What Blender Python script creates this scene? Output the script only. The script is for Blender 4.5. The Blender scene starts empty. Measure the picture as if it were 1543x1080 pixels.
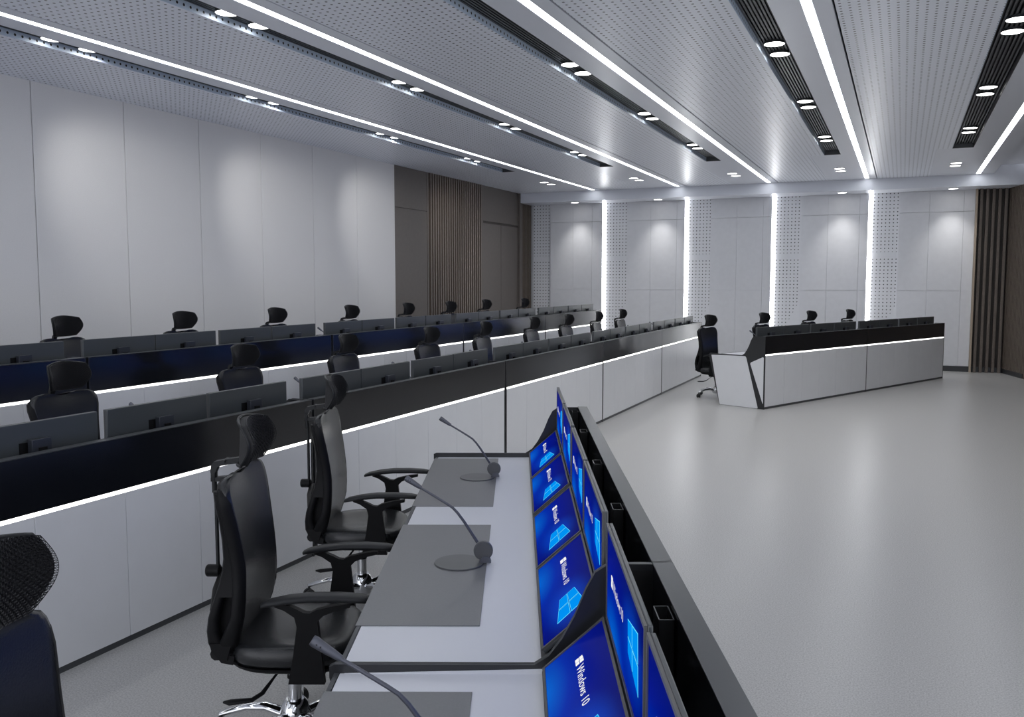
import bpy, bmesh, math, random
from math import sin, cos, pi, radians, sqrt
from mathutils import Vector, Matrix
random.seed(7)
S = bpy.context.scene
COL = S.collection

# ------------------------------------------------------------------ camera
cam_d = bpy.data.cameras.new('camera'); cam = bpy.data.objects.new('camera', cam_d); COL.objects.link(cam)
cam.location = (0, 0, 1.8)
cam.rotation_euler = (radians(90 - 4.848), 0, radians(23.4))
cam_d.sensor_width = 36; cam_d.lens = 1356 / 1543 * 36
cam_d.clip_start = 0.05; cam_d.clip_end = 100
S.camera = cam
# ------------------------------------------------------------------ world + exposure
W = bpy.data.worlds.new('world'); S.world = W; W.use_nodes = True
W.node_tree.nodes['Background'].inputs[0].default_value = (0.90, 0.925, 1.0, 1)
W.node_tree.nodes['Background'].inputs[1].default_value = 1.1
S.view_settings.view_transform = 'Standard'
S.view_settings.look = 'None'
S.view_settings.exposure = 0.66
S.view_settings.gamma = 1
S.view_settings.use_curve_mapping = False
LED_CEIL = 6.5      # emission of ceiling LED lines
LED_DESK = 2.6
LED_COVE = 10.5
LENS = 6.0
SPOT_W = 16.0

# ------------------------------------------------------------------ materials
def mat(name, col, rough=0.5, metal=0.0, spec=0.5, noise=0.0, nscale=40, bump=0.0, coat=0.0):
    m = bpy.data.materials.new(name); m.use_nodes = True
    nt = m.node_tree; b = nt.nodes['Principled BSDF']
    b.inputs['Base Color'].default_value = (*col, 1)
    b.inputs['Roughness'].default_value = rough
    b.inputs['Metallic'].default_value = metal
    b.inputs['Specular IOR Level'].default_value = spec
    b.inputs['Coat Weight'].default_value = coat
    if noise or bump:
        tc = nt.nodes.new('ShaderNodeTexCoord'); n = nt.nodes.new('ShaderNodeTexNoise')
        n.inputs['Scale'].default_value = nscale; n.inputs['Detail'].default_value = 4
        nt.links.new(tc.outputs['Object'], n.inputs['Vector'])
        if noise:
            mr = nt.nodes.new('ShaderNodeMapRange')
            mr.inputs['From Min'].default_value = 0.3; mr.inputs['From Max'].default_value = 0.7
            mr.inputs['To Min'].default_value = 1 - noise; mr.inputs['To Max'].default_value = 1 + noise
            nt.links.new(n.outputs['Fac'], mr.inputs['Value'])
            mx = nt.nodes.new('ShaderNodeVectorMath'); mx.operation = 'SCALE'
            mx.inputs[0].default_value = col
            nt.links.new(mr.outputs[0], mx.inputs['Scale'])
            nt.links.new(mx.outputs[0], b.inputs['Base Color'])
        if bump:
            bp = nt.nodes.new('ShaderNodeBump'); bp.inputs['Strength'].default_value = bump
            bp.inputs['Distance'].default_value = 0.002
            nt.links.new(n.outputs['Fac'], bp.inputs['Height']); nt.links.new(bp.outputs[0], b.inputs['Normal'])
    return m

def emit(name, col, s):
    m = bpy.data.materials.new(name); m.use_nodes = True
    nt = m.node_tree; nt.nodes.clear()
    e = nt.nodes.new('ShaderNodeEmission'); o = nt.nodes.new('ShaderNodeOutputMaterial')
    e.inputs[0].default_value = (*col, 1); e.inputs[1].default_value = s
    nt.links.new(e.outputs[0], o.inputs[0]); return m

def math_node(nt, op, a, b=None):
    n = nt.nodes.new('ShaderNodeMath'); n.operation = op
    for i, v in enumerate((a, b)):
        if v is None: continue
        if isinstance(v, (int, float)): n.inputs[i].default_value = v
        else: nt.links.new(v, n.inputs[i])
    return n.outputs[0]

def perf_mat(name, col, ax, ay, px, py, r, hole=(0.03, 0.032, 0.04), rough=0.35, diag=None, metal=0.0):
    m = mat(name, col, rough, metal); nt = m.node_tree; b = nt.nodes['Principled BSDF']
    tc = nt.nodes.new('ShaderNodeTexCoord'); sp = nt.nodes.new('ShaderNodeSeparateXYZ')
    nt.links.new(tc.outputs['Object'], sp.inputs[0])
    X, Y = sp.outputs[ax], sp.outputs[ay]
    fx = math_node(nt, 'SUBTRACT', math_node(nt, 'FRACT', math_node(nt, 'ADD', math_node(nt, 'DIVIDE', X, px), 100.0)), 0.5)
    fy = math_node(nt, 'SUBTRACT', math_node(nt, 'FRACT', math_node(nt, 'ADD', math_node(nt, 'DIVIDE', Y, py), 100.0)), 0.5)
    fx = math_node(nt, 'MULTIPLY', fx, px); fy = math_node(nt, 'MULTIPLY', fy, py)
    d2 = math_node(nt, 'ADD', math_node(nt, 'MULTIPLY', fx, fx), math_node(nt, 'MULTIPLY', fy, fy))
    msk = math_node(nt, 'LESS_THAN', d2, r * r)
    if diag:      # hole field narrows towards the bottom: keep x < w - k*(z0-z)
        w, z0, k, zb0, zb1 = diag
        lim = math_node(nt, 'SUBTRACT', w, math_node(nt, 'MULTIPLY', math_node(nt, 'MAXIMUM', math_node(nt, 'SUBTRACT', z0, Y), 0.0), k))
        msk = math_node(nt, 'MULTIPLY', msk, math_node(nt, 'LESS_THAN', X, lim))
        gap = math_node(nt, 'MULTIPLY', math_node(nt, 'GREATER_THAN', Y, zb0), math_node(nt, 'LESS_THAN', Y, zb1))
        msk = math_node(nt, 'MULTIPLY', msk, math_node(nt, 'SUBTRACT', 1.0, gap))
    mx = nt.nodes.new('ShaderNodeMix'); mx.data_type = 'RGBA'
    mx.inputs[6].default_value = (*col, 1); mx.inputs[7].default_value = (*hole, 1)
    nt.links.new(msk, mx.inputs[0]); nt.links.new(mx.outputs[2], b.inputs['Base Color'])
    return m

M = {}
M['wall_white'] = mat('wall_white', (0.74, 0.735, 0.735), 0.55, noise=0.03, nscale=120, bump=0.15)
M['far_white'] = mat('far_white', (0.74, 0.75, 0.78), 0.42, noise=0.02, nscale=10)
M['ceil_white'] = mat('ceil_white', (0.75, 0.775, 0.84), 0.34, spec=0.5)
M['ceil_deep'] = mat('ceil_deep', (0.4, 0.43, 0.48), 0.4)
M['perf_ceil'] = perf_mat('perf_ceil', (0.83, 0.86, 0.93), 0, 1, 0.0665, 0.070, 0.0108, rough=0.34)
M['perf_side'] = perf_mat('perf_side', (0.60, 0.70, 0.84), 1, 2, 0.070, 0.064, 0.011, rough=0.4, hole=(.01,.01,.012))
M['perf_wall'] = perf_mat('perf_wall', (0.76, 0.77, 0.80), 0, 2, 0.0745, 0.0745, 0.0115, rough=0.5, diag=(0.60, 1.38, 0.5, 2.33, 2.42))
M['taupe'] = mat('taupe', (0.125, 0.108, 0.095), 0.5, noise=0.05, nscale=15)
M['slat'] = mat('slat_wood', (0.135, 0.108, 0.088), 0.5, noise=0.12, nscale=25)
M['slat_edge'] = mat('slat_edge_oak', (0.42, 0.34, 0.26), 0.5)
M['slat_back'] = mat('slat_back', (0.06, 0.052, 0.046), 0.7)
M['skirt'] = mat('skirting_black', (0.025, 0.027, 0.03), 0.4)
M['black_baffle'] = mat('black_baffle', (0.028, 0.03, 0.034), 0.45)
M['baffle_fin'] = mat('baffle_fin', (0.07, 0.073, 0.08), 0.4, metal=0.3)
M['console_white'] = mat('console_white', (0.73, 0.74, 0.765), 0.3, noise=0.015, nscale=6, spec=0.5)
M['desk_white'] = mat('desk_white', (0.68, 0.69, 0.73), 0.28)
M['gloss_black'] = mat('gloss_black', (0.006, 0.007, 0.010), 0.2, spec=0.75, noise=0.1, nscale=4)
M['gloss_end'] = mat('gloss_end', (0.016, 0.017, 0.020), 0.3, spec=0.6)
M['rim_grey'] = mat('rim_grey', (0.075, 0.08, 0.087), 0.33, metal=0.5)
M['edge_grey'] = mat('edge_grey', (0.062, 0.066, 0.072), 0.4, metal=0.2)
M['cavity'] = mat('cavity_black', (0.012, 0.012, 0.013), 0.35)
M['mat_grey'] = mat('mat_grey', (0.17, 0.172, 0.178), 0.32, noise=0.05, nscale=200)
M['housing'] = mat('monitor_housing', (0.055, 0.062, 0.068), 0.3, spec=0.6)
M['bezel'] = mat('monitor_bezel', (0.09, 0.09, 0.09), 0.35)
M['bracket'] = mat('monitor_bracket', (0.05, 0.055, 0.07), 0.3, metal=0.4)
M['leather'] = mat('black_leather', (0.013, 0.014, 0.016), 0.27, spec=0.5, bump=0.25, nscale=180)
M['plastic'] = mat('black_plastic', (0.008, 0.008, 0.009), 0.45, spec=0.15)
M['plastic_grey'] = mat('dark_grey_plastic', (0.018, 0.019, 0.021), 0.38, spec=0.25)
M['mesh'] = mat('black_mesh', (0.012, 0.012, 0.014), 0.4)
M['mesh_pad'] = mat('mesh_padding', (0.022, 0.022, 0.024), 0.7)
M['chrome'] = mat('chrome', (0.75, 0.76, 0.78), 0.08, metal=1.0)
M['tyre'] = mat('caster_black', (0.02, 0.02, 0.02), 0.4)
M['mic_grey'] = mat('mic_grey', (0.10, 0.104, 0.125), 0.4, metal=0.4)
M['mic_disc'] = mat('mic_disc', (0.085, 0.087, 0.092), 0.3)
M['mic_hole'] = mat('mic_hole', (0.01, 0.01, 0.015), 0.5)
M['deck'] = mat('platform', (0.3, 0.3, 0.31), 0.5)
M['room_wall'] = mat('room_wall', (0.30, 0.31, 0.33), 0.5)
M['led_ceil'] = emit('led_ceiling', (0.95, 0.975, 1.0), LED_CEIL)
M['led_desk'] = emit('led_desk', (1.0, 0.99, 0.96), LED_DESK)
M['led_cove'] = emit('led_cove', (0.97, 0.98, 1.0), LED_COVE)
M['lens'] = emit('lamp_lens', (1.0, 0.99, 0.97), LENS)
M['logo_white'] = emit('logo_white', (1, 1, 1), 0.6)
M['win_blue'] = emit('window_blue', (0.0, 0.32, 1.0), 0.56)
M['win_edge'] = emit('window_edge', (0.12, 0.72, 1.0), 0.7)

# floor: pale grey speckled resin
def floor_mat():
    m = mat('resin_floor', (0.45, 0.445, 0.44), 0.3, spec=0.5); nt = m.node_tree; b = nt.nodes['Principled BSDF']
    tc = nt.nodes.new('ShaderNodeTexCoord'); n = nt.nodes.new('ShaderNodeTexNoise'); n.inputs['Scale'].default_value = 130; n.inputs['Detail'].default_value = 2
    nt.links.new(tc.outputs['Object'], n.inputs['Vector'])
    cr = nt.nodes.new('ShaderNodeValToRGB'); e = cr.color_ramp.elements
    e[0].position = 0.35; e[0].color = (0.34, 0.338, 0.335, 1); e[1].position = 0.62; e[1].color = (0.50, 0.495, 0.49, 1)
    nt.links.new(n.outputs['Fac'], cr.inputs[0]); nt.links.new(cr.outputs[0], b.inputs['Base Color'])
    n2 = nt.nodes.new('ShaderNodeTexNoise'); n2.inputs['Scale'].default_value = 260
    nt.links.new(tc.outputs['Object'], n2.inputs['Vector'])
    bp = nt.nodes.new('ShaderNodeBump'); bp.inputs['Strength'].default_value = 0.12; bp.inputs['Distance'].default_value = 0.001
    nt.links.new(n2.outputs['Fac'], bp.inputs['Height']); nt.links.new(bp.outputs[0], b.inputs['Normal'])
    return m
M['floor'] = floor_mat()

# screen wallpaper: deep blue, azure glow on the operator's left, faint rays (u along Y, v along Z of the screen mesh)
def screen_mat():
    m = bpy.data.materials.new('screen_picture'); m.use_nodes = True; nt = m.node_tree; nt.nodes.clear()
    tc = nt.nodes.new('ShaderNodeTexCoord'); sp = nt.nodes.new('ShaderNodeSeparateXYZ'); nt.links.new(tc.outputs['Object'], sp.inputs[0])
    u = math_node(nt, 'ADD', math_node(nt, 'DIVIDE', sp.outputs[1], -0.69), 0.5)      # 0 = operator's left
    v = math_node(nt, 'DIVIDE', sp.outputs[2], 0.24)                                 # 0 = bottom
    du = math_node(nt, 'SUBTRACT', u, 0.22); dv = math_node(nt, 'MULTIPLY', math_node(nt, 'SUBTRACT', v, -0.02), 0.8)
    d = math_node(nt, 'SQRT', math_node(nt, 'ADD', math_node(nt, 'MULTIPLY', du, du), math_node(nt, 'MULTIPLY', dv, dv)))
    cr = nt.nodes.new('ShaderNodeValToRGB'); el = cr.color_ramp.elements
    el[0].position = 0.0; el[0].color = (0.0, 0.12, 0.60, 1)
    el[1].position = 0.9; el[1].color = (0.0, 0.003, 0.13, 1)
    a = el.new(0.3); a.color = (0.0, 0.022, 0.36, 1)
    a = el.new(0.55); a.color = (0.0, 0.006, 0.23, 1)
    nt.links.new(d, cr.inputs[0])
    # glow around the window
    gu = math_node(nt, 'SUBTRACT', u, 0.74); gv = math_node(nt, 'MULTIPLY', math_node(nt, 'SUBTRACT', v, 0.5), 0.6)
    g = math_node(nt, 'SQRT', math_node(nt, 'ADD', math_node(nt, 'MULTIPLY', gu, gu), math_node(nt, 'MULTIPLY', gv, gv)))
    gm = nt.nodes.new('ShaderNodeMapRange'); gm.inputs['From Min'].default_value = 0.32; gm.inputs['From Max'].default_value = 0.08
    gm.inputs['To Min'].default_value = 0; gm.inputs['To Max'].default_value = 0.5; gm.interpolation_type = 'SMOOTHSTEP'
    nt.links.new(g, gm.inputs['Value'])
    mx = nt.nodes.new('ShaderNodeMix'); mx.data_type = 'RGBA'; mx.inputs[7].default_value = (0.0, 0.07, 0.62, 1)
    nt.links.new(gm.outputs[0], mx.inputs[0]); nt.links.new(cr.outputs[0], mx.inputs[6])
    e = nt.nodes.new('ShaderNodeEmission'); e.inputs[1].default_value = 0.66; nt.links.new(mx.outputs[2], e.inputs[0])
    gl = nt.nodes.new('ShaderNodeBsdfGlossy'); gl.inputs['Roughness'].default_value = 0.15; gl.inputs['Color'].default_value = (0.03, 0.03, 0.03, 1)
    ad = nt.nodes.new('ShaderNodeAddShader'); nt.links.new(e.outputs[0], ad.inputs[0]); nt.links.new(gl.outputs[0], ad.inputs[1])
    o = nt.nodes.new('ShaderNodeOutputMaterial'); nt.links.new(ad.outputs[0], o.inputs[0]); return m
M['screen'] = screen_mat()

# ------------------------------------------------------------------ mesh helpers
class MB:
    def __init__(s): s.v = []; s.f = []; s.round = False
    def add(s, vs, fs):
        k = len(s.v); s.v += [tuple(v) for v in vs]; s.f += [tuple(i + k for i in f) for f in fs]; return s
    def box(s, x0, x1, y0, y1, z0, z1, b=0.0):
        if b <= 0:
            vs = [(x, y, z) for x in (x0, x1) for y in (y0, y1) for z in (z0, z1)]
            return s.add(vs, [(0, 1, 3, 2), (4, 6, 7, 5), (0, 4, 5, 1), (2, 3, 7, 6), (0, 2, 6, 4), (1, 5, 7, 3)])
        bm = bmesh.new(); bmesh.ops.create_cube(bm, size=1)
        for v in bm.verts:
            v.co = Vector(((x0 + x1) / 2 + v.co.x * (x1 - x0), (y0 + y1) / 2 + v.co.y * (y1 - y0), (z0 + z1) / 2 + v.co.z * (z1 - z0)))
        bmesh.ops.bevel(bm, geom=bm.edges[:], offset=b, segments=2, profile=0.5, affect='EDGES')
        bm.verts.index_update(); s.add([v.co[:] for v in bm.verts], [[v.index for v in f.verts] for f in bm.faces]); bm.free(); return s
    def prism(s, pts, axis, a0, a1):
        """polygon pts (p,q) extruded along axis: 'y' -> (p,a,q); 'z' -> (p,q,a); 'x' -> (a,p,q)"""
        n = len(pts)
        def P(p, q, a): return {'y': (p, a, q), 'z': (p, q, a), 'x': (a, p, q)}[axis]
        vs = [P(p, q, a0) for p, q in pts] + [P(p, q, a1) for p, q in pts]
        fs = [tuple(range(n)), tuple(range(2 * n - 1, n - 1, -1))] + [(i, i + n, (i + 1) % n + n, (i + 1) % n) for i in range(n)]
        return s.add(vs, fs)
    def loft(s, rings, cap=True, closed=False):
        s.round = True; n = len(rings[0]); vs = [p for r in rings for p in r]; fs = []
        for i in range(len(rings) - 1 + (1 if closed else 0)):
            a = i * n; b = ((i + 1) % len(rings)) * n
            for j in range(n): fs.append((a + j, a + (j + 1) % n, b + (j + 1) % n, b + j))
        if cap and not closed: fs.append(tuple(range(n - 1, -1, -1))); fs.append(tuple(range(len(vs) - n, len(vs))))
        return s.add(vs, fs)
    def tube(s, path, rad, n=12, flat=1.0):
        """round tube along path; rad float or list; flat squashes the second axis"""
        P = [Vector(p) for p in path]; R = rad if isinstance(rad, (list, tuple)) else [rad] * len(P)
        rings = []; up = Vector((0, 0, 1))
        for i, p in enumerate(P):
            t = (P[min(i + 1, len(P) - 1)] - P[max(i - 1, 0)]).normalized()
            ref = up if abs(t.dot(up)) < 0.95 else Vector((0, 1, 0))
            a = t.cross(ref).normalized(); b = a.cross(t).normalized()
            rings.append([tuple(p + a * cos(2 * pi * k / n) * R[i] + b * sin(2 * pi * k / n) * R[i] * flat) for k in range(n)])
        return s.loft(rings)
    def lathe(s, prof, c=(0, 0, 0), n=24, axis='z'):
        rings = []
        for r, z in prof:
            ring = []
            for k in range(n):
                a = 2 * pi * k / n; x, y = r * cos(a), r * sin(a)
                p = {'z': (x, y, z), 'x': (z, x, y), 'y': (x, z, y)}[axis]
                ring.append((p[0] + c[0], p[1] + c[1], p[2] + c[2]))
            rings.append(ring)
        return s.loft(rings)
    def mesh(s, name, smooth=35):
        if smooth == 35 and not s.round: smooth = 22
        me = bpy.data.meshes.new(name); me.from_pydata(s.v, [], s.f); me.validate()
        bm = bmesh.new(); bm.from_mesh(me); bmesh.ops.recalc_face_normals(bm, faces=bm.faces); bm.to_mesh(me); bm.free()
        if smooth:
            me.polygons.foreach_set('use_smooth', [True] * len(me.polygons))
            me.set_sharp_from_angle(angle=radians(smooth))
        return me
    def build(s, name, m, parent=None, smooth=35, loc=(0, 0, 0), rot=None):
        me = s.mesh(name, smooth); o = bpy.data.objects.new(name, me); COL.objects.link(o)
        me.materials.append(m)
        if parent: o.parent = parent
        o.location = loc
        if rot: o.rotation_euler = rot
        return o

def tag(o, label=None, cat=None, group=None, kind=None):
    if label: o['label'] = label
    if cat: o['category'] = cat
    if group: o['group'] = group
    if kind: o['kind'] = kind
    return o
def struct(o): o['kind'] = 'structure'; return o
def empty(name, loc=(0, 0, 0), rz=0):
    o = bpy.data.objects.new(name, None); COL.objects.link(o); o.location = loc; o.rotation_euler = (0, 0, rz)
    o.empty_display_size = 0.2; return o
def copy_tree(o, parent=None):
    c = o.copy(); COL.objects.link(c); c.parent = parent
    for ch in list(o.children): copy_tree(ch, c)
    return c
def place(o, loc, rz, label, cat, group):
    o.location = loc; o.rotation_euler = (0, 0, rz); tag(o, label, cat, group); return o
ORD = ['first', 'second', 'third', 'fourth', 'fifth', 'sixth', 'seventh', 'eighth', 'ninth', 'tenth', 'eleventh', 'twelfth', 'thirteenth', 'fourteenth',
       'fifteenth', 'sixteenth', 'seventeenth', 'eighteenth', 'nineteenth', 'twentieth']

# ------------------------------------------------------------------ setting
H = 3.85; XL = -8.25; YF = 20.25; YB = -4.5; XR = 6.5; YBEAM = 19.5; ZB = 3.63
# the rear and the long right side, out of frame, stay open so that added ambient world light fills the room; a deck closes the ceiling
struct(MB().box(XL - .2, XR + .2, YB - .2, YF + .3, -0.2, 0).build('floor', M['floor'], smooth=0))
struct(MB().box(XL - .2, XR + .2, YB - .2, YF + .3, H + 0.28, H + 0.4).build('ceiling', M['ceil_deep'], smooth=0))

# left wall: fabric panels with fine shadow joints, then taupe wall, slats, double door
struct(MB().box(XL - .2, XL - .03, YB, YF + .1, 0, H + .28).build('wall_left', M['slat_back'], smooth=0))
mb = MB(); ys = [13.87 - 1.2 * k for k in range(16)]
for a, b in zip(ys[1:], ys[:-1]): mb.box(XL - .03, XL, a + .005, b - .005, 0, H + .02, 0.003)
wl = struct(mb.build('wall_left_panels', M['wall_white'])); wl.name = 'wall_left'
mb = MB()
mb.box(XL - .03, XL - .012, 13.87, 15.06, 0, 3.12).box(XL - .03, XL - .012, 13.87, 15.06, 3.13, H + .02)
mb.box(XL - .03, XL - .006, 15.065, 15.12, 0, H + .02)
mb.box(XL - .03, XL - .006, 17.46, 17.52, 0, H + .02).box(XL - .03, XL - .012, 17.52, 19.46, 3.11, H + .02)
mb.box(XL - .03, XL + .03, 19.46, 19.62, 0, H + .02)
o = struct(mb.build('wall_left', M['taupe']))
mb = MB(); y = 15.16
while y < 17.44: mb.box(XL - .028, XL + .015, y, y + .048, 0, H + .02); y += .096
y = 19.66
while y < 20.2: mb.box(XL - .028, XL + .0, y, y + .04, 0, H + .02); y += .085
struct(mb.build('trim_1', M['slat'], smooth=0))
d1 = MB().box(XL - .03, XL - .016, 17.53, 18.48, 0.01, 3.06).build('door_1', M['taupe'], smooth=0); struct(d1)
struct(MB().box(XL - .03, XL - .016, 18.49, 19.44, 0.01, 3.06).build('door_2', M['taupe'], smooth=0))

# far wall: proud panels, recessed perforated strips lit from a hidden LED at each panel edge
struct(MB().box(XL - .2, XR, YF + .06, YF + .25, 0, H + .28).build('wall_far', M['far_white'], smooth=0))
bays = [(-8.22, -7.75, -6.465), (-6.465, -5.875, -4.535), (-4.535, -3.957, -2.644), (-2.644, -2.026, -.706), (-.706, -.11, 1.27)]
subs = [(-7.18, -6.71), (-5.31, -4.71), (-3.38, -2.82), (-1.49, -.87), (.446, 1.07)]
mb = MB()
for (a, p, b), (s1, s2) in zip(bays, subs):
    cuts = [p, s1, s2, b]
    for c0, c1 in zip(cuts[:-1], cuts[1:]):
        for z0, z1 in ((0.11, 1.625), (1.63, 3.205), (3.21, 3.75)):
            mb.box(c0 + .0015, c1 - .0015, YF - .03, YF + .06, z0, z1)
pf = mb.build('wall_far', M['far_white']); struct(pf)
for (a, p, b) in bays:
    o = MB().box(0, p - a - .003, 0, .03, 0.11, 3.75).build('wall_far', M['perf_wall'], smooth=0, loc=(a + .003, YF + .02, 0)); struct(o)
struct(MB().box(XL, 1.27, YF - .04, YF + .05, 0, 0.105).build('baseboard_far', M['skirt'], smooth=0))
for i, b in enumerate(bays[1:]):
    x = b[0]
    o = empty('wall_cove_light', (x, YF, 0))
    MB().box(0.006, 0.05, -.004, .018, 0.12, 3.62).build('led_strip', M['led_cove'], o, smooth=0)
    MB().box(0.0, 0.005, -.028, .018, 0.12, 3.62).build('channel', M['far_white'], o, smooth=0)
    tag(o, ['vertical white cove light on far wall, leftmost of the four', 'vertical white cove light on far wall, second from the left',
            'vertical white cove light on far wall, just behind the far desk\'s left end', 'vertical white cove light on far wall, rightmost, nearest the wood slats'][i], 'wall light', 'vertical cove lights on the far wall')

# right corner: far slats, angled slat wall
mb = MB(); mb.box(1.27, 1.90, YF + .0, YF + .06, 0, H)
struct(mb.build('wall_far', M['slat_back'], smooth=0))
struct(MB().box(1.27, 1.305, YF - .16, YF + .02, 0, ZB + .1).build('trim_2', M['slat_edge']))
mb = MB(); x = 1.345
while x < 1.84: mb.box(x, x + .05, YF - .12, YF, 0, ZB + .1); x += .108
struct(mb.build('trim_3', M['slat'], smooth=0))
struct(MB().box(1.3, 1.86, YF - .03, YF + .02, 0, .1).build('baseboard_right', M['skirt'], smooth=0))
A = Vector((1.84, YF - .02)); B = Vector((5.1, 6.8)); dv = (B - A).normalized(); L = (B - A).length
wr = MB().box(-.1, 0, 0, L, 0, H).build('wall_right', M['slat_back'], smooth=0); struct(wr)
ang = math.atan2(dv.y, dv.x) - pi / 2
# local +Y along the wall, local -X faces the room
wr.location = (A.x + .06, A.y, 0); wr.rotation_euler = (0, 0, ang)
mb = MB(); y = .02
while y < L: mb.box(.0, .05, y, y + .035, 0, H); y += .07
o = mb.build('trim_4', M['slat'], smooth=0); o.location = wr.location; o.rotation_euler = wr.rotation_euler; struct(o)
o = MB().box(.0, .056, 0, 1.1, 0, .09).build('baseboard_right', M['skirt'], smooth=0); o.location = wr.location; o.rotation_euler = wr.rotation_euler; struct(o)

# platform under the rear row
struct(MB().box(XL - .02, -5.49, YB, 19.0, 0, .208, .004).build('trim_5', M['deck']))

# ------------------------------------------------------------------ ceiling
LEDX = [-8.35 + 0, -6.42, -4.51, -2.612, -.72, 1.245]
LEDX = LEDX[1:]
SLOTS = [(-6.955, -6.70), (-5.045, -4.79), (-3.15, -2.895), (-1.24, -.985), (.628, .925)]
SLOT_END = 15.62
mb_w = MB(); mb_p = MB()
T = 0.03
prev = XL
for i, (lx, (s0, s1)) in enumerate(zip(LEDX, SLOTS)):
    # perforated panel between the previous band and this slot
    mb_p.box(prev + (.0 if i == 0 else .018), s0, YB, SLOT_END, H, H + T)
    mb_p.box(prev + (.0 if i == 0 else .018), s0 - .22, SLOT_END, YBEAM, H, H + T)
    # flat white: behind the slot's end, and the band holding the LED line
    mb_w.box(s0 - .218, s1, SLOT_END + .001, YBEAM, H, H + T)
    mb_w.box(s1, lx - .04, YB, YBEAM, H, H + T)
    mb_w.box(lx - .04, lx + .04, YBEAM - .08, YBEAM, H, H + T)
    e = lx + .172 if i < 4 else lx + .25
    mb_w.box(lx + .04, e, YB, YBEAM, H, H + T)
    prev = e
struct(mb_p.build('ceiling_perforated', M['perf_ceil'], smooth=0)).name = 'ceiling'
struct(mb_w.build('ceiling_band', M['ceil_white'], smooth=0)).name = 'ceiling'
# raised coffer right of the last LED line
mb = MB(); x0 = LEDX[-1] + .25
mb.box(x0, x0 + .02, YB, YBEAM - .05, H, H + .16).box(x0 + .02, x0 + .09, YB, YBEAM - .05, H + .10, H + .12)
mb.box(x0, XR, YB, YBEAM, H + .16, H + .19)
struct(mb.build('ceiling', M['ceil_white'], smooth=0))
# beam along the far wall
mb = MB(); mb.prism([(YBEAM, ZB), (YF + .06, ZB), (YF + .06, ZB + .03), (YBEAM + .02, ZB + .03), (YBEAM + .02, H + .28), (YBEAM, H + .28)], 'x', XL, XR)
struct(mb.build('trim_6', M['ceil_white'], smooth=0))

slot_names = ['leftmost', 'second from the left', 'middle', 'second from the right', 'rightmost']
for i, (lx, (s0, s1)) in enumerate(zip(LEDX, SLOTS)):
    o = empty('ceiling_light_line', (lx, 0, H))
    MB().box(-.031, .031, YB + .1, YBEAM - .08, .004, .014).build('diffuser', M['led_ceil'], o, smooth=0)
    MB().box(-.04, .04, YB, YBEAM - .079, .016, .04).build('channel', M['ceil_white'], o, smooth=0)
    tag(o, 'long white light line set flush in the ceiling, ' + ['leftmost, above the rear desks', 'second from the left', 'third from the left', 'fourth from the left, second from the right edge', 'rightmost, by the wood slat corner'][i], 'ceiling light', 'long ceiling light lines')
    b = empty('ceiling_baffle', (s0, 0, H)); w = s1 - s0
    MB().box(0, .004, YB, SLOT_END, 0, .10).build('perforated_side', M['perf_side'], b, smooth=0).data.transform(Matrix.Translation((0, 0, 0)))
    MB().box(w - .006, w - .002, YB, SLOT_END, .0, .10).build('side_panel', M['plastic_grey'], b, smooth=0)
    MB().box(.004, w - .006, SLOT_END - .01, SLOT_END, .0, .10).build('end_panel', M['edge_grey'], b, smooth=0)
    MB().box(0, w, YB, SLOT_END, .10, .12).build('back_plate', M['black_baffle'], b, smooth=0)
    mb = MB(); n = 8
    for k in range(n):
        xx = .02 + (w - .045) * k / (n - 1); mb.box(xx - .010, xx + .007, YB, SLOT_END - .012, .062, .09)
    mb.build('louvre', M['baffle_fin'], b, smooth=0)
    tag(b, 'black louvred slot recessed in the white perforated ceiling, ' + ['leftmost', 'second from left', 'middle one of five', 'second from right', 'rightmost'][i], 'ceiling slot', 'black ceiling slots')

# downlights
def make_downlight():
    o = empty('downlight')
    MB().lathe([(.088, .0), (.096, -.001), (.097, -.003), (.094, -.005), (.089, -.005), (.087, .0), (.087, .02), (.092, .02)], n=28).build('trim_ring', M['edge_grey'], o)
    MB().lathe([(.0005, -.004), (.0865, -.004), (.0865, .015), (.0005, .015)], n=28).build('lens', M['lens'], o)
    return o
DL = make_downlight(); dl_used = [False]
def downlight(x, y, z, label, group, power, aim=None, size=120, ringm=None):
    if not dl_used[0]: o = DL; dl_used[0] = True
    else: o = copy_tree(DL)
    place(o, (x, y, z), 0, label, 'ceiling lamp', group)
    if power:
        l = bpy.data.lights.new('lamp_beam', 'SPOT'); l.energy = power; l.spot_size = radians(size); l.spot_blend = 1.0; l.shadow_soft_size = .05
        l.color = (1, .985, .96)
        lo = bpy.data.objects.new('lamp_beam', l); COL.objects.link(lo); lo.location = (x, y, z - .02)
        if aim:
            lo.rotation_euler = (Vector(aim) - Vector((x, y, z))).to_track_quat('-Z', 'Y').to_euler()
    return o
pairs = [2.9, 5.95, 8.6, 11.35, 14.15]
place_txt = ['beside the camera end', 'nearest pair in the frame', 'second pair along', 'third pair along', 'last pair in it']
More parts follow.
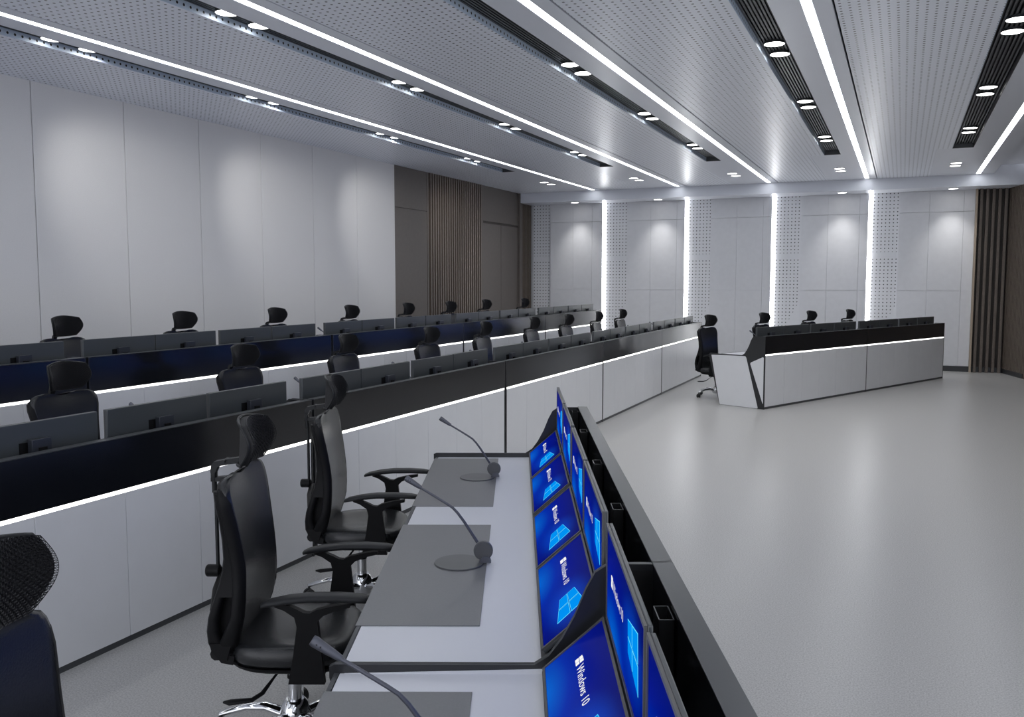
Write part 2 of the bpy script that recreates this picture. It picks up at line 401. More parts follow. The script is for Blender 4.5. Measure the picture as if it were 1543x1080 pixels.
for i, (s0, s1) in enumerate(SLOTS):
    xc = (s0 + s1) / 2
    dx = [0, 0, .0, .0, 0][i]
    for j, yp in enumerate(pairs):
        # only pairs that the frame shows
        if i == 4 and j < 2: continue
        if i == 3 and j < 2: continue
        if i == 2 and j < 2: continue
        if j == 0: continue
        for k, off in enumerate((-.195, .195)):
            y = yp + off
            aim = None; pw = SPOT_W; sz = 120
            if i == 0:
                aim = (XL - .2, yp + 2.25, 2.5) if k == 1 else None
                pw = 58 if k == 1 else 8; sz = 60 if k == 1 else 110
            downlight(xc, y, H + .047, 'downlight in the %s black slot, %s, %s one' % (slot_names[i], place_txt[j], ['nearer', 'farther'][k]),
                      'downlights in the black ceiling slots', pw, aim, sz)
for i, xx in enumerate([-6.85, -4.95, -3.03, -1.12, .78]):
    for k, off in enumerate((-.2, .2)):
        downlight(xx, 17.7 + off, H - .002, 'downlight beyond the end of the %s black slot, %s one' % (slot_names[i], ['nearer', 'farther'][k]),
                  'downlight pairs beyond the slot ends', SPOT_W * .8)
for i, xx in enumerate([-7.0, -5.05, -1.2, .85]):
    downlight(xx, YBEAM + .33, ZB - .002, 'small round downlight in the beam over the far wall, ' + ['leftmost', 'second from the left', 'third from the left', 'rightmost'][i],
              'downlights in the far beam', 34, (xx, YF - .2, 0.0), 84)

# ------------------------------------------------------------------ consoles  (local: +X public side, Y along, origin at module start)
ML = 3.07
PROFILE = [(-.50, .722), (-.50, .752), (.055, .752), (.085, .775), (.12, .825), (.155, .89), (.185, .965), (.21, 1.012), (.246, 1.036), (.42, 1.036),
           (.42, 0), (.335, 0), (.14, .62), (.10, .69), (.06, .722)]
def end_panel(name, y0, y1, m, parent, full):
    mb = MB()
    if full:
        pts = [(-.52, .715), (-.52, .745), (-.505, .752), (.045, .752), (.085, .778), (.12, .825), (.155, .89), (.185, .965), (.21, 1.012), (.246, 1.036), (.42, 1.036), (.42, 0), (-.325, 0)]
    else:
        pts = PROFILE
    mb.prism(pts, 'y', y0, y1)
    return mb.build(name, m, parent, smooth=25)
def make_console(full_front=True):
    o = empty('console_desk')
    e = .018
    MB().box(-.492, .07, e, ML - e, .702, .727, .003).build('desk_top', M['desk_white'], o)
    MB().box(-.507, -.493, e, ML - e, .700, .728, .002).build('edge_strip', M['edge_grey'], o)
    end_panel('end_panel', .002, e - .002, M['gloss_end'], o, True)
    p2 = end_panel('end_panel', ML - e + .002, ML - .002, M['gloss_end'], o, True)
    for c, (ya, yb) in zip([x for x in o.children if x.name.startswith('end_panel')], ((.0003, .004), (ML - .004, ML - .0003))):
        q = [(-.478, .728), (.085, .742), (.105, .735), (.118, .715), (.322, .012), (.31, .004), (-.31, .004), (-.322, .012)]
        MB().prism(q, 'y', ya, yb).build('white_inset', M['console_white'], c, smooth=25)
        t = [(.185, .635), (.195, .655), (.385, .742), (.402, .735), (.404, .09), (.398, .08)]
        MB().prism(t, 'y', ya, yb).build('white_inset', M['console_white'], c, smooth=25)
    cap = [(-.521, .744), (-.505, .7525), (.045, .7525), (.085, .7785), (.12, .8255), (.155, .8905), (.185, .9655), (.21, 1.0125), (.246, 1.0365), (.36, 1.0365)]
    for c, (ya, yb) in zip([x for x in o.children if x.name.startswith('end_panel')], ((.004, e - .004), (ML - e + .004, ML - .004))):
        mb = MB()
        mb.prism(cap + [(p[0] + .001, p[1] - .0025) for p in reversed(cap)], 'y', ya, yb)
        mb.build('edge_trim', M['rim_grey'], c, smooth=25)
    # screen cradle: sloping plate and riser
    mb = MB(); mb.prism([(.066, .715), (.066, .735), (.236, .897), (.25, .897), (.25, .875), (.085, .715)], 'y', e, ML - e)
    mb.box(.252, .262, e, ML - e, .45, .895)
    mb.build('screen_cradle', M['cavity'], o, smooth=0)
    mb = MB().box(.255, .36, e, ML - e, .45, .47).box(.262, .365, e, e + .005, .47, 1.02).box(.262, .365, ML - e - .005, ML - e, .47, 1.02)
    mb.build('cable_trough', M['cavity'], o, smooth=0)
    MB().box(.366, .42, e - .014, ML - e + .014, .781, 1.036, .0015).build('upper_panel', M['gloss_black'], o)
    MB().box(.365, .4215, e - .014, ML - e + .014, 1.0362, 1.040, .001).build('top_rim', M['rim_grey'], o)
    MB().box(.395, .4165, e - .014, ML - e + .014, .7625, .7795).build('led_strip', M['led_desk'], o, smooth=0)
    n = 6; w = (ML - 2 * e) / n
    for k in range(n):
        MB().box(.39, .418, e + w * k + .0015, e + w * (k + 1) - .0015, .032, .762, .0015).build('front_panel', M['console_white'], o)
    MB().box(.36, .388, e, ML - e, .0, .783).build('carcass', M['cavity'], o, smooth=0)
    MB().box(.389, .412, e, ML - e, .0, .03).build('plinth', M['edge_grey'], o, smooth=0)
    return o
PROTO = make_console(); con_used = [False]
def console(loc, rz, label, group, posts=(.45, 1.2, 1.95, 2.7)):
    if not con_used[0]: o = PROTO; con_used[0] = True
    else: o = copy_tree(PROTO)
    return place(o, loc, rz, label, 'control desk', group)

# ------------------------------------------------------------------ monitor (screen plane at local x=0 facing -X, y centred, z from 0)
def text_mesh(body, size):
    cu = bpy.data.curves.new('txt', 'FONT'); cu.body = body; cu.size = size; cu.resolution_u = 3
    ob = bpy.data.objects.new('txt', cu); COL.objects.link(ob)
    bpy.context.view_layer.update()
    me = bpy.data.meshes.new_from_object(ob); bpy.data.objects.remove(ob)
    vs = [v.co[:] for v in me.vertices]; fs = [tuple(p.vertices) for p in me.polygons]; bpy.data.meshes.remove(me)
    return vs, fs
MW, MH = .71, .255
def scr(u, v): return (-(u - .5) * .69, v * (MH - .016))     # u left->right for operator, v bottom->top -> local (y,z)
def make_monitor(rear=True, th=.022):
    o = empty('monitor')
    mb = MB(); mb.box(0.002, th, -MW / 2, MW / 2, 0, MH, .003)
    h = mb.build('housing', M['housing'], o)
    mb = MB(); t = .009
    for a in ((-MW / 2, MW / 2, 0, t), (-MW / 2, MW / 2, MH - t, MH), (-MW / 2, -MW / 2 + t, t, MH - t), (MW / 2 - t, MW / 2, t, MH - t)):
        mb.box(-.004, .0018, *a)
    mb.build('bezel', M['bezel'], o, smooth=0)
    s = MB().box(-.001, .0015, -MW / 2 + t, MW / 2 - t, t, MH - t).build('screen', M['screen'], o, smooth=0)
    s.data.transform(Matrix.Translation((0, 0, -.008))); s.location = (0, 0, .008)
    # wallpaper window: four panes in perspective
    q = [scr(.645, .37), scr(.635, .67), scr(.865, .80), scr(.885, .28)]
    def bil(a, b):
        p = [(q[0][i] * (1 - a) * (1 - b) + q[1][i] * (1 - a) * b + q[2][i] * a * b + q[3][i] * a * (1 - b)) for i in (0, 1)]
        return p
    mbw = MB(); mbe = MB()
    for a0, a1 in ((0, .45), (.48, 1)):
        for b0, b1 in ((0, .485), (.515, 1)):
            c = [bil(a0, b0), bil(a0, b1), bil(a1, b1), bil(a1, b0)]
            mbe.prism([tuple(p) for p in c], 'x', -.0016, -.0012)
            cx = sum(p[0] for p in c) / 4; cz = sum(p[1] for p in c) / 4
            mbw.prism([(cx + (p[0] - cx) * .93, cz + (p[1] - cz) * .93) for p in c], 'x', -.0020, -.0017)
    mbe.build('window_outline', M['win_edge'], s, smooth=0); mbw.build('window_picture', M['win_blue'], s, smooth=0)
    # small white logo and lettering
    mb = MB(); c0 = scr(.175, .55); hh = .019
    for a in (-1, 1):
        for b in (-1, 1):
            ya0, ya1 = (.0012, hh) if a > 0 else (-hh * .8, -.0012)
            k0 = 1.0 if a < 0 else .86
            za = (.0012, hh * .8) if b > 0 else (-hh * .8, -.0012)
            mb.prism([(c0[0] + ya0, c0[1] + za[0]), (c0[0] + ya1, c0[1] + za[0]), (c0[0] + ya1, c0[1] + za[1] * (.85 if a > 0 else 1)), (c0[0] + ya0, c0[1] + za[1])], 'x', -.0020, -.0016)
    mb.build('logo', M['logo_white'], s, smooth=0)
    vs, fs = text_mesh('Windows 10', .040); t0 = scr(.215, .49); mb = MB()
    mb.add([(-.0018, t0[0] - x, t0[1] + y) for x, y, z in vs], fs)
    mb.build('lettering', M['logo_white'], s, smooth=0)
    if rear:
        MB().box(.0222, .0265, -.085, .045, .112, .165).build('mount_plate', M['plastic'], o, smooth=0)
        b = MB().box(.036, .066, -.052, .052, .108, .178, .002).build('bracket', M['bracket'], o)
        MB().box(.027, .0355, -.03, .03, .125, .15).build('spacer', M['plastic'], b, smooth=0)
        MB().box(.067, .076, -.02, .02, .108, .14).build('arm', M['plastic'], b, smooth=0)
    return o
MON = make_monitor(True); mon_used = [False]
MONF = make_monitor(False, .013); monf_used = [False]
MONU = make_monitor(False, .013); monu_used = [False]
MB().box(.0132, .022, -.06, .06, .02, .10).build('mount_plate', M['plastic'], MONU, smooth=0)
OFF = [.405, 1.135, 1.905, 2.645]
def monitor(proto, used, base, rz, lx, ly, z, label, group, tilt=0.0):
    if not used[0]: o = proto; used[0] = True
    else: o = copy_tree(proto)
    c, s = cos(rz), sin(rz)
    o.location = (base[0] + lx * c - ly * s, base[1] + lx * s + ly * c, z)
    o.rotation_euler = (0, tilt, rz); tag(o, label, 'monitor', group); return o

# ------------------------------------------------------------------ microphone (local: base at origin, leans towards -X)
def make_mic():
    o = empty('gooseneck_microphone')
    MB().lathe([(.0005, 0), (.094, 0), (.096, .002), (.094, .005), (.0005, .006)], (-.11, .0, 0), 32).build('base_disc', M['mic_disc'], o)
    b = MB().prism([(-.035, .006), (.012, .006), (.004, .03), (-.02, .03)], 'y', -.016, .016).build('foot', M['mic_grey'], o)
    mb = MB().lathe([(.0005, -.010), (.034, -.010), (.037, -.006), (.037, .006), (.034, .010), (.0005, .010)], (-.018, .0, .05), 28, 'y')
    mb.build('dial', M['mic_disc'], o)
    path = [(.002, .014, .008), (-.045, .014, .083), (-.092, .014, .158), (-.115, .014, .190), (-.135, .014, .212), (-.160, .014, .229), (-.20, .014, .254), (-.262, .014, .292)]
    MB().tube(path, [.006, .0058, .0055, .0052, .005, .005, .0048, .0045], 10).build('gooseneck', M['mic_grey'], o)
    hd = MB().tube([(-.254, .014, .288), (-.268, .014, .297), (-.308, .014, .324), (-.314, .014, .328)], [.007, .009, .0125, .011], 14).build('microphone_head', M['mic_grey'], o)
    mb = MB()
    for k in (-.302, -.294): mb.box(k - .0015, k + .0015, .002, .009, .320 - (k + .302) * .67 , .3235 - (k + .302) * .67)
    for k in (-.300, -.292): mb.box(k - .0015, k + .0015, .010, .018, .3335 - (k + .308) * .67 - .004, .3365 - (k + .308) * .67 - .004)
    mb.build('slot', M['mic_hole'], hd, smooth=0)
    return o
MIC = make_mic(); mic_used = [False]
def mic(base, rz, lx, ly, z, label, group):
    if not mic_used[0]: o = MIC; mic_used[0] = True
    else: o = copy_tree(MIC)
    c, s = cos(rz), sin(rz)
    return place(o, (base[0] + lx * c - ly * s, base[1] + lx * s + ly * c, z), rz, label, 'microphone', group)

# ------------------------------------------------------------------ chair (local: +X faces the desk, origin under the column)
def interp(tab, z):
    if z <= tab[0][0]: return tab[0][1]
    if z >= tab[-1][0]: return tab[-1][1]
    n = len(tab)
    def slope(i):
        if i == 0 or i == n - 1: return 0 if n > 2 else (tab[1][1] - tab[0][1]) / (tab[1][0] - tab[0][0])
        return (tab[i + 1][1] - tab[i - 1][1]) / (tab[i + 1][0] - tab[i - 1][0])
    for i in range(n - 1):
        (a, va), (b, vb) = tab[i], tab[i + 1]
        if z <= b:
            h = b - a; t = (z - a) / h
            return (2 * t**3 - 3 * t**2 + 1) * va + (t**3 - 2 * t**2 + t) * h * slope(i) + (-2 * t**3 + 3 * t**2) * vb + (t**3 - t**2) * h * slope(i + 1)
def superring(cx, cy, z, rx, ry, n=36, p=3.2, zf=None):
    r = []
    for k in range(n):
        a = 2 * pi * k / n; c, s = cos(a), sin(a)
        x = math.copysign(abs(c) ** (2 / p), c) * rx; y = math.copysign(abs(s) ** (2 / p), s) * ry
        zz = z + (zf(x, y) if zf else 0); r.append((cx + x, cy + y, zz))
    return r
def make_chair():
    o = empty('office_chair')
    # --- base
    mb = MB().lathe([(.030, .055), (.055, .06), (.062, .085), (.060, .12), (.050, .15), (.036, .165), (.030, .165)], n=28)
    st = mb.build('star_base', M['chrome'], o)
    mb = MB()
    for k in range(5):
        a = radians(100 + 72 * k); r = [.05, .12, .20, .27, .315]; z = [.105, .125, .118, .095, .078]
        mb.tube([(cos(a) * q, sin(a) * q, w) for q, w in zip(r, z)], [.026, .024, .021, .018, .014], 12, .7)
    mb.build('spider_legs', M['chrome'], st)
    for k in range(5):
        a = radians(100 + 72 * k); cx, cy = cos(a) * .315, sin(a) * .315; c = empty('x') if 0 else None
        th = a + .7; ux, uy = -sin(th), cos(th); mbc = MB()
        for sg in (-1, 1):
            rings = []
            for rr, off in ((.012, .006), (.027, .006), (.029, .010), (.029, .020), (.024, .025), (.008, .026)):
                rings.append([(cx + ux * off * sg + cos(th) * rr * cos(q * 2 * pi / 18), cy + uy * off * sg + sin(th) * rr * cos(q * 2 * pi / 18), .030 + rr * sin(q * 2 * pi / 18)) for q in range(18)])
            mbc.loft(rings)
        mbc.tube([(cx, cy, .03), (cx, cy, .085)], .007, 8)
        mbc.build('caster', M['tyre'], st)
    gc = MB().lathe([(.027, .15), (.027, .258), (.024, .262), (.020, .262)], n=24).build('gas_column', M['chrome'], o)
    MB().lathe([(.0285, .252), (.0285, .262), (.021, .264), (.0205, .252)], n=24).build('collar', M['plastic'], gc)
    MB().lathe([(.015, .26), (.015, .345)], n=20).build('piston', M['chrome'], gc)
    mb = MB().box(-.10, .12, -.075, .075, .315, .365, .01)
    me = mb.build('tilt_mechanism', M['plastic'], o)
    MB().tube([(-.02, -.05, .335), (-.05, -.12, .30), (-.08, -.165, .262), (-.11, -.20, .252), (-.19, -.205, .245), (-.215, -.205, .246)], [.006, .006, .011, .014, .018, .006], 10, .55).build('lever', M['plastic'], me)
    MB().lathe([(.001, .10), (.027, .10), (.030, .105), (.030, .165), (.027, .17), (.001, .17)], (0, 0.06, .30), 20, 'x').build('knob', M['plastic'], me)
    # --- seat
    rings = []
    def wf(x, y): return -.035 * max(0, (x - .10) / .18) ** 2 + .010 * (y / .25) ** 2
    for z, s in ((.392, .90), (.398, .965), (.412, .995), (.432, 1.0), (.450, .975), (.463, .92), (.470, .82), (.470, .6), (.466, .35), (.465, .1)):
        rings.append(superring(.03, 0, z, .245 * s, .262 * s, zf=wf if z > .44 else (lambda x, y: -.020 * max(0, (x - .10) / .18) ** 2)))
    MB().loft(rings).build('seat', M['leather'], o, smooth=60)
    rings = [superring(.03, 0, z, .243 * s, .256 * s, zf=lambda x, y: -.020 * max(0, (x - .10) / .18) ** 2) for z, s in ((.360, .75), (.366, .9), (.380, .98), (.389, .985))]
    MB().loft(rings).build('seat_shell', M['plastic'], o, smooth=60)
    # --- backrest pad
    front = [(.40, -.172), (.47, -.155), (.56, -.128), (.66, -.120), (.76, -.122), (.90, -.140), (1.0, -.158), (1.12, -.182)]
    hw = [(.40, .165), (.47, .215), (.60, .235), (.75, .222), (.90, .232), (1.01, .252), (1.04, .243), (1.062, .210), (1.078, .13)]
    def lobe(t, z): return .020 * math.sin(min(1, abs(t) / .8) * pi / 2) ** 2 * max(0, min(1, (z - .96) / .1))
    rings = []; N = 24
    zs = [.405, .41, .42, .45, .50, .56, .62, .68, .74, .80, .86, .92, .96, .99, 1.015, 1.037, 1.053, 1.065, 1.071]
    for i, z in enumerate(zs):
        w = interp(hw, z); xf = interp(front, z); ring = []
        th = .030 if 2 < i < len(zs) - 2 else (.022 if 1 <= i <= len(zs) - 2 else .010)
        for k in range(N + 1):
            t = -1 + 2 * k / N; ring.append((xf - .012 + .016 * t * t - (.012 if abs(t) > .98 else 0), t * w, z + lobe(t, z)))
        for k in range(N, -1, -1):
            t = -1 + 2 * k / N; ring.append((xf - .012 + .012 * t * t - th, t * w * .97, z + lobe(t, z)))
        rings.append(ring)
    bk = MB().loft(rings).build('backrest', M['leather'], o, smooth=70)
    # --- back frame: two side ribs with a lumbar loop, top rail, lower cross piece
    mb = MB()
    rear = [(.392, -.175), (.41, -.225), (.45, -.262), (.50, -.268), (.57, -.258), (.64, -.236), (.71, -.214), (.79, -.200), (.93, -.207), (1.09, -.228)]
    for sg in (-1, 1):
        fr_, rr_ = [], []
        for z in [1.052, 1.03, .99, .94, .88, .82, .76, .70, .64, .58, .52, .47, .43, .40]:
            w = interp(hw, z) + .004; f0 = interp(front, z) + .002
            dpt = interp([(.40, .060), (.47, .070), (.58, .050), (.72, .048), (.9, .050), (1.1, .038)], z)
            fr_.append([(f0, sg * (w - .022), z), (f0 - .006, sg * (w - .002), z), (f0 - .018, sg * (w + .006), z), (f0 - dpt * .8, sg * (w + .005), z), (f0 - dpt, sg * (w - .006), z), (f0 - dpt, sg * (w - .032), z), (f0 - .03, sg * (w - .034), z)])
        mb.loft(fr_)
        for z in [1.045, .99, .93, .86, .79, .74, .70, .66, .62, .57, .52, .47, .43, .405, .392]:
            w = (interp(hw, z) if z > .47 else .215) - .004; r0 = interp(rear, z)
            dpt = interp([(.392, .03), (.43, .075), (.47, .055), (.54, .040), (.66, .034), (.74, .036), (.82, .030), (1.1, .026)], z)
            rr_.append([(r0, sg * (w - .030), z), (r0, sg * (w - .012), z), (r0 + .010, sg * (w + .002), z), (r0 + dpt * .8, sg * (w + .003), z), (r0 + dpt, sg * (w - .006), z), (r0 + dpt, sg * (w - .034), z)])
        mb.loft(rr_)
        for zz in ([1.035, .99, .93, .86, .79, .74, .69, .655], [.475, .45, .425, .41]):
            sd = []
            for z in zz:
                w = interp(hw, z) if z > .48 else .218
                sd.append([(interp(front, z) - .02, sg * (w + .003), z), (interp(rear, z) + .012, sg * (w + .001), z), (interp(rear, z) + .012, sg * (w - .02), z), (interp(front, z) - .02, sg * (w - .02), z)])
            mb.loft(sd)
        web = [(interp(front, z) - .02, z) for z in (.44, .50, .58, .66, .74)] + [(interp(rear, z) + .015, z) for z in (.74, .66, .58, .50, .44)]
        mb.prism(web, 'y', *sorted((sg * .172, sg * .178)))
        mb.prism([(-.165, .425), (-.172, .392), (-.215, .400), (-.245, .44)], 'y', *sorted((sg * .165, sg * .215)))
    mb.tube([(-.200, -.225, 1.045), (-.215, -.16, 1.056), (-.225, -.08, 1.050), (-.228, 0, 1.042), (-.225, .08, 1.050), (-.215, .16, 1.056), (-.200, .225, 1.045)], [.010, .013, .014, .015, .014, .013, .010], 10)
    mb.tube([(-.235, -.205, .43), (-.235, -.1, .415), (-.235, 0, .41), (-.235, .1, .415), (-.235, .205, .43)], .024, 10)
    mb.tube([(-.235, -.21, .60), (-.262, -.1, .64), (-.275, 0, .66), (-.262, .1, .64), (-.235, .21, .60)], .017, 10)
    mb.tube([(-.235, 0, .41), (-.15, 0, .37), (-.06, 0, .35)], [.03, .03, .03], 10, .5)
    bf = mb.build('back_frame', M['plastic'], o, smooth=60)
    MB().tube([(-.290, 0, .66), (-.290, 0, .85), (-.290, 0, 1.02)], .0075, 10).build('spine_rod', M['plastic_grey'], bf)
    MB().lathe([(.001, -.335), (.020, -.335), (.024, -.330), (.024, -.285), (.018, -.28), (.001, -.28)], (0, 0, .68), 20, 'x').build('knob', M['plastic'], bf)
    # --- headrest
    mb = MB(); mb.box(-.304, -.286, -.018, .018, 1.035, 1.085, .004)
    mb.prism([(-.304, 1.07), (-.302, 1.095), (-.290, 1.112), (-.24, 1.122), (-.165, 1.132), (-.165, 1.110), (-.235, 1.102), (-.276, 1.093), (-.286, 1.07)], 'y', -.018, .018)
    mb.prism([(-.304, 1.035), (-.304, 1.05), (-.218, 1.055), (-.218, 1.035)], 'y', -.016, .016)
    mb.tube([(-.25, -.03, 1.115), (-.25, .03, 1.115)], .007, 10)
    mb.tube([(-.295, 0, .99), (-.295, 0, 1.045)], .010, 10)
    br = mb.build('headrest_bracket', M['plastic_grey'], o)
    # kidney-shaped curved shell: s across (-1..1), t up (0..1)
    def hp(s, t, off=0.0):
        wid = .122 + .034 * sin(min(1, max(0, t) * 1.3) * pi / 2)
        bell = .50 + .50 * sin(pi * min(1, max(0, t * .95 + .02)))
        x = -.176 + .072 * s * s * bell + .012 * t - off * (1 - .5 * s * s)
        y = s * (wid + off * .45 * s * s)
        return (x, y, 1.106 + .178 * t + .008 * (1 - s * s) * (t - .3) - .014 * s * s * t * t)
    def grid(nx, ny, off, inset=1.0):
        pts = []
        for j in range(ny + 1):
            for i in range(nx + 1):
                # squircle mapping of the unit square so that the corners round off
                a = -1 + 2 * i / nx; b = -1 + 2 * j / ny
                q = a * sqrt(1 - b * b * .20); r = b * sqrt(1 - a * a * .12)
                pts.append(hp(q * inset, .5 + .5 * r * inset, off))
        return pts, [(j * (nx + 1) + i, j * (nx + 1) + i + 1, (j + 1) * (nx + 1) + i + 1, (j + 1) * (nx + 1) + i) for j in range(ny) for i in range(nx)]
    # padding body
    p1, f1 = grid(22, 16, -.010, .955); p2, f2 = grid(22, 16, .016, .93)
    k = len(p1); rim = [i for i in range(22)] + [22 + 23 * j for j in range(16)] + [22 * 1 + 16 * 23 - i for i in range(22)] + [16 * 23 - 23 * j for j in range(16)]
    fr = [(rim[i], rim[(i + 1) % len(rim)], rim[(i + 1) % len(rim)] + k, rim[i] + k) for i in range(len(rim))]
    hd = MB().add(p1 + p2, f1 + [tuple(i + k for i in f) for f in f2] + fr).build('headrest', M['mesh_pad'], o, smooth=70)
    # rear frame loop
    pr, _ = grid(22, 16, .020, .97); path = [pr[i] for i in rim]
    mbf = MB(); rings = []
    n = len(path)
    for i in range(n):
        p = Vector(path[i]); t = (Vector(path[(i + 1) % n]) - Vector(path[i - 1])).normalized(); nx = Vector((1, 0, 0))
        a = t.cross(nx).normalized(); b = a.cross(t).normalized()
        rings.append([tuple(p + a * cos(q * pi / 4) * .006 + b * sin(q * pi / 4) * .006) for q in range(8)])
    mbf.loft(rings, cap=False, closed=True)
    mbf.build('headrest_rim', M['plastic_grey'], hd, smooth=60)
    # open net stretched over the front and folded round the edge
    nx, ny = 40, 30
    pn, fn = grid(nx, ny, -.0145, 1.0)
    bm = bmesh.new(); vv = [bm.verts.new(p) for p in pn]
    # diamond cells from the quad lattice
    for j in range(ny):
        for i in range(nx):
            q = [vv[a] for a in fn[j * nx + i]]
            if (i + j) % 2: bm.faces.new((q[0], q[1], q[2])); bm.faces.new((q[0], q[2], q[3]))
            else: bm.faces.new((q[0], q[1], q[3])); bm.faces.new((q[1], q[2], q[3]))
    # drop the straight lattice edges so that only diamonds stay
    ee = [e for e in bm.edges if not e.is_boundary and (abs(e.verts[0].index - e.verts[1].index) in (0,))]
    me_ = bpy.data.meshes.new('headrest_net'); bm.to_mesh(me_); bm.free()
    tmp = bpy.data.objects.new('tmp', me_); COL.objects.link(tmp)
    wm = tmp.modifiers.new('w', 'WIREFRAME'); wm.thickness = .0028; wm.use_replace = True; wm.use_even_offset = False
    dg = bpy.context.evaluated_depsgraph_get(); em = bpy.data.meshes.new_from_object(tmp.evaluated_get(dg)); bpy.data.objects.remove(tmp)
    em.name = 'headrest_net'; em.materials.clear(); em.materials.append(M['mesh'])
    no = bpy.data.objects.new('headrest_net', em); COL.objects.link(no); no.parent = hd
    # --- arms
    for sg in (-1, 1):
        y = sg * .312
        pts = [(.060, .37), (.190, .37), (.178, .50), (.168, .60), (.19, .622), (.235, .640), (.285, .652), (.285, .664), (.225, .657), (.165, .643), (.14, .630), (.12, .632), (.095, .645), (.05, .664), (.015, .664), (.015, .653), (.05, .640), (.086, .615), (.094, .58), (.080, .48)]
        a = MB().prism(pts, 'y', y - .013, y + .013)
        a.prism([(.075, .376), (.175, .376), (.17, .362), (.08, .362)], 'y', *sorted((y - sg * .013, sg * .20)))
        ao = a.build('armrest', M['plastic'], o, smooth=30)
        rings = []
        for x, z, hwid, ht in ((-.035, .655, .006, .004), (-.03, .657, .022, .008), (-.005, .665, .031, .011), (.06, .677, .034, .013), (.14, .685, .035, .014), (.24, .686, .035, .014), (.32, .682, .033, .013), (.35, .678, .025, .011), (.358, .676, .008, .005)):
            rings.append([(x, y + hwid * math.copysign(abs(cos(q * pi / 8)) ** .7, cos(q * pi / 8)), z + ht * math.copysign(abs(sin(q * pi / 8)) ** .8, sin(q * pi / 8))) for q in range(16)])
        MB().loft(rings).build('arm_pad', M['plastic_grey'], ao, smooth=60)
    return o
CH = make_chair(); ch_used = [False]
def chair(x, y, z, rz, label, group):
    if not ch_used[0]: o = CH; ch_used[0] = True
    else: o = copy_tree(CH)
    return place(o, (x, y, z), rz, label, 'office chair', group)

# ------------------------------------------------------------------ desks in rows
ROT_N = radians(23.0)      # foreground desk (its direction leans to -X)
ROT_F = radians(-23.9)
SEAT = [1.03, 2.56]; MICY = [.91, 2.38]
starts = [1.72, 4.83, 7.945, 11.04, 14.136]
OFF_ROW = [.46, 1.185, 1.955, 2.69]
pos5 = ['nearest', 'second nearest', 'middle', 'second farthest', 'farthest']
nm = 0
for row, X, zb in (('front', -3.92, 0.0), ('rear', -5.92, .208)):
    for i, y0 in enumerate(starts):
        rowtxt = {'front': 'front long row', 'rear': 'raised rear row'}[row]
        console((X, y0, zb), 0, 'white and black control desk, %s section of the %s' % (pos5[i], rowtxt), 'desk sections of the ' + rowtxt).scale = (1, 1.008, 1)
        for k, off in enumerate(OFF_ROW):
            if i == 0 and k < (1 if row == 'front' else 2): continue
            monitor(MON, mon_used, (X, y0), 0, .235, off, zb + .903,
                    'dark monitor back, %s along the %s desk section of the %s' % (ORD[k], pos5[i], rowtxt), 'monitors on the ' + rowtxt)
        for k, off in enumerate(MICY):
            if row == 'rear' and i == 0: continue
            mic((X, y0), 0, -.11, off, zb + .7272, 'grey gooseneck microphone, %s half of the %s section of the %s' % (['near', 'far'][k], pos5[i], rowtxt), 'microphones on the ' + rowtxt)
r1 = [(-4.80, 2.9), (-4.80, 4.17), (-4.85, 5.93), (-4.88, 7.5), (-4.82, 9.1), (-4.85, 10.65), (-4.85, 12.35), (-4.80, 13.7), (-4.75, 15.15), (-4.75, 16.6)]
r1 = r1[1:]
r1txt = ['nearest', 'second', 'third', 'fourth', 'fifth', 'sixth', 'seventh', 'eighth', 'farthest']
for i, (x, y) in enumerate(r1):
    chair(x, y, 0, random.uniform(-.06, .06), 'black high-back chair between the two long rows, %s from the left' % (r1txt[i]), 'chairs behind the front long row')
r2 = [(-6.78, 5.85), (-6.75, 7.27), (-6.74, 8.78), (-6.62, 10.2), (-6.6, 11.68), (-6.5, 12.85), (-6.64, 14.5), (-6.5, 15.95)]
r2txt = ['leftmost, first', 'second', 'third', 'fourth', 'fifth', 'sixth', 'seventh', 'rightmost, eighth']
for i, (x, y) in enumerate(r2):
    chair(x, y, .208, random.uniform(-.06, .06), 'black high-back chair behind the raised rear row, %s from the left' % r2txt[i], 'chairs behind the raised rear row')

# right far desk: outer corner at (-1.75,13.03)
nf = Vector((cos(ROT_F), sin(ROT_F))); df = Vector((-sin(ROT_F), cos(ROT_F)))
P0 = Vector((-1.75, 13.03)) - nf * .42
for i in range(2):
    P = P0 + df * (i * 3.071)
    console((P.x, P.y, 0), ROT_F, 'white and black desk angled at the far right, ' + ['left section with the visible end panel', 'right section nearest the slat corner'][i], 'sections of the far right desk')
    for k, off in enumerate(OFF):
        monitor(MON, mon_used, (P.x, P.y), ROT_F, .235, off, .903, 'dark monitor back on the far right desk, %s from its left end' % ORD[4 * i + k], 'monitors on the far right desk')
    for k, off in enumerate(MICY):
        mic((P.x, P.y), ROT_F, -.11, off, .7272, 'slim grey microphone on the far right desk, %s from its left end' % ORD[2 * i + k], 'microphones on the far right desk')
rc = [(-2.64, 14.2), (-2.0, 15.55), (-1.37, 16.95), (-.77, 18.1)]
for i, (x, y) in enumerate(rc):
    chair(x, y, 0, ROT_F + random.uniform(-.03, .03), 'black high-back chair at the far right desk, ' + ['leftmost, seen whole with its casters', 'second from the left', 'third from the left', 'rightmost'][i], 'chairs at the far right desk')

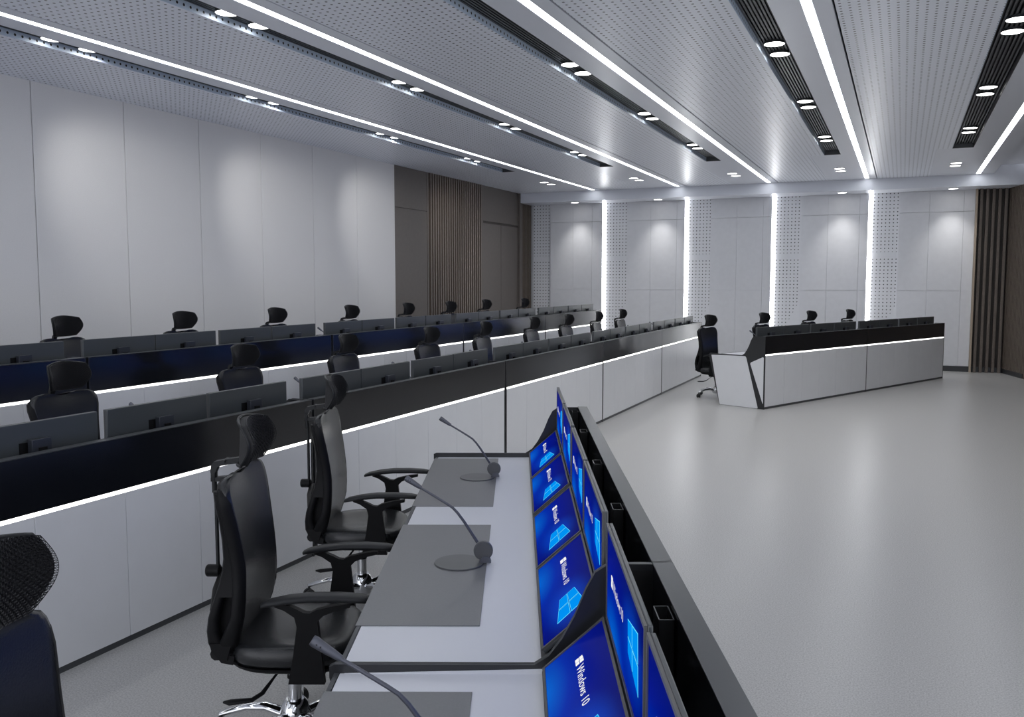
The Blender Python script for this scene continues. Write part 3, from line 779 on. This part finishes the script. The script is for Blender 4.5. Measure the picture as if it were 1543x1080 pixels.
# foreground desk
nn = Vector((cos(ROT_N), sin(ROT_N))); dn = Vector((-sin(ROT_N), cos(ROT_N)))
def fg(lx, ly): p = nn * lx + dn * ly; return (p.x, p.y)
postoff = [[.40, 1.18, 1.95, 2.73], [.69, 1.46, 2.28, 3.00]]
for i, s in enumerate((-.68, 2.39)):
    b = fg(0, s); nmx = ['near', 'far'][i]
    c = console((b[0], b[1], 0), ROT_N, 'grey-white control desk in the foreground with blue screens, %s section' % nmx, 'sections of the foreground desk')
    for k, off in enumerate(postoff[i]):
        mb = MB(); x0, x1, y0, y1, t = .326, .362, off - .045, off + .045, .0025
        mb.box(x0, x1, y0, y0 + t, .50, 1.02).box(x0, x1, y1 - t, y1, .50, 1.02).box(x0, x0 + t, y0, y1, .50, 1.02).box(x1 - t, x1, y0, y1, .50, 1.02)
        mb.box(x0 - .02, x0, off - .02, off + .02, .84, .90)
        mb.build('screen_post', M['edge_grey' if 0 else 'cavity'], c, smooth=0)
        mb = MB(); e = .0003
        mb.box(x0 - e, x1 + e, y0 - e, y0 + t, 1.02, 1.0215).box(x0 - e, x1 + e, y1 - t, y1 + e, 1.02, 1.0215).box(x0 - e, x0 + t, y0, y1, 1.02, 1.0215).box(x1 - t, x1 + e, y0, y1, 1.02, 1.0215)
        mb.build('post_cap', M['rim_grey'], c.children[-1] if False else c, smooth=0)
    for k, off in enumerate(OFF):
        if i == 0 and k < 1: continue
        n_ = [['fourth', 'third', 'second', 'first'][k], ['fourth', 'third', 'second', 'first'][k]][i]
        monitor(MONU, monu_used, b, ROT_N, .236, off, .915, 'upright blue screen on the %s foreground desk section, %s from far end' % (nmx, n_), 'upright blue screens of the foreground desk')
        monitor(MONF, monf_used, b, ROT_N, .080, off + .035, .752, 'sloping blue lower screen on the %s foreground desk section, %s from far end' % (nmx, n_), 'sloping blue screens of the foreground desk', tilt=0)
# slope the lower screens back into the cradle
for o in list(COL.objects):
    if o.get('category') == 'monitor' and o['label'].startswith('sloping'):
        q = Matrix.Rotation(ROT_N, 4, 'Z') @ Matrix.Rotation(math.atan2(.162, .142), 4, 'Y')
        o.rotation_euler = q.to_euler(); 
        sc = .218 / MH
        o.scale = (1, 1, sc)
        o.location.x -= nn.x * .012; o.location.y -= nn.y * .012; o.location.z += .006
mats = [(3, 4.825), (2, 3.32), (1, 1.69)]
for i, (n_, yc) in enumerate(mats):
    p = fg(-.315, yc)
    o = MB().box(-.195, .195, -.587, .587, 0, .003, .001).build('desk_mat', M['mat_grey'], None, loc=(p[0], p[1], .7272), rot=(0, 0, ROT_N))
    tag(o, 'grey rectangular desk mat on the foreground desk, ' + ['farthest of three', 'middle of three', 'nearest, cut by the bottom edge'][i], 'desk mat', 'grey desk mats')
for i, yc in enumerate((4.87, 3.36, 1.80)):
    p = fg(-.115, yc)
    mic((p[0], p[1]), ROT_N, 0, 0, .7304, 'grey gooseneck microphone leaning over a desk mat, ' + ['farthest on the foreground desk', 'middle one on the foreground desk', 'nearest, only its head end in frame'][i], 'microphones on the foreground desk')
for i, (lx, ly) in enumerate(((-.88, 4.95), (-.88, 3.42), (-.885, 1.715))):
    p = fg(lx, ly)
    chair(p[0], p[1], 0, ROT_N, 'black leather high-back chair at the foreground desk, ' + ['farther one, beside the far mat', 'middle one, with armrests and chrome column', 'nearest, cut off at the bottom left corner'][i], 'chairs at the foreground desk')
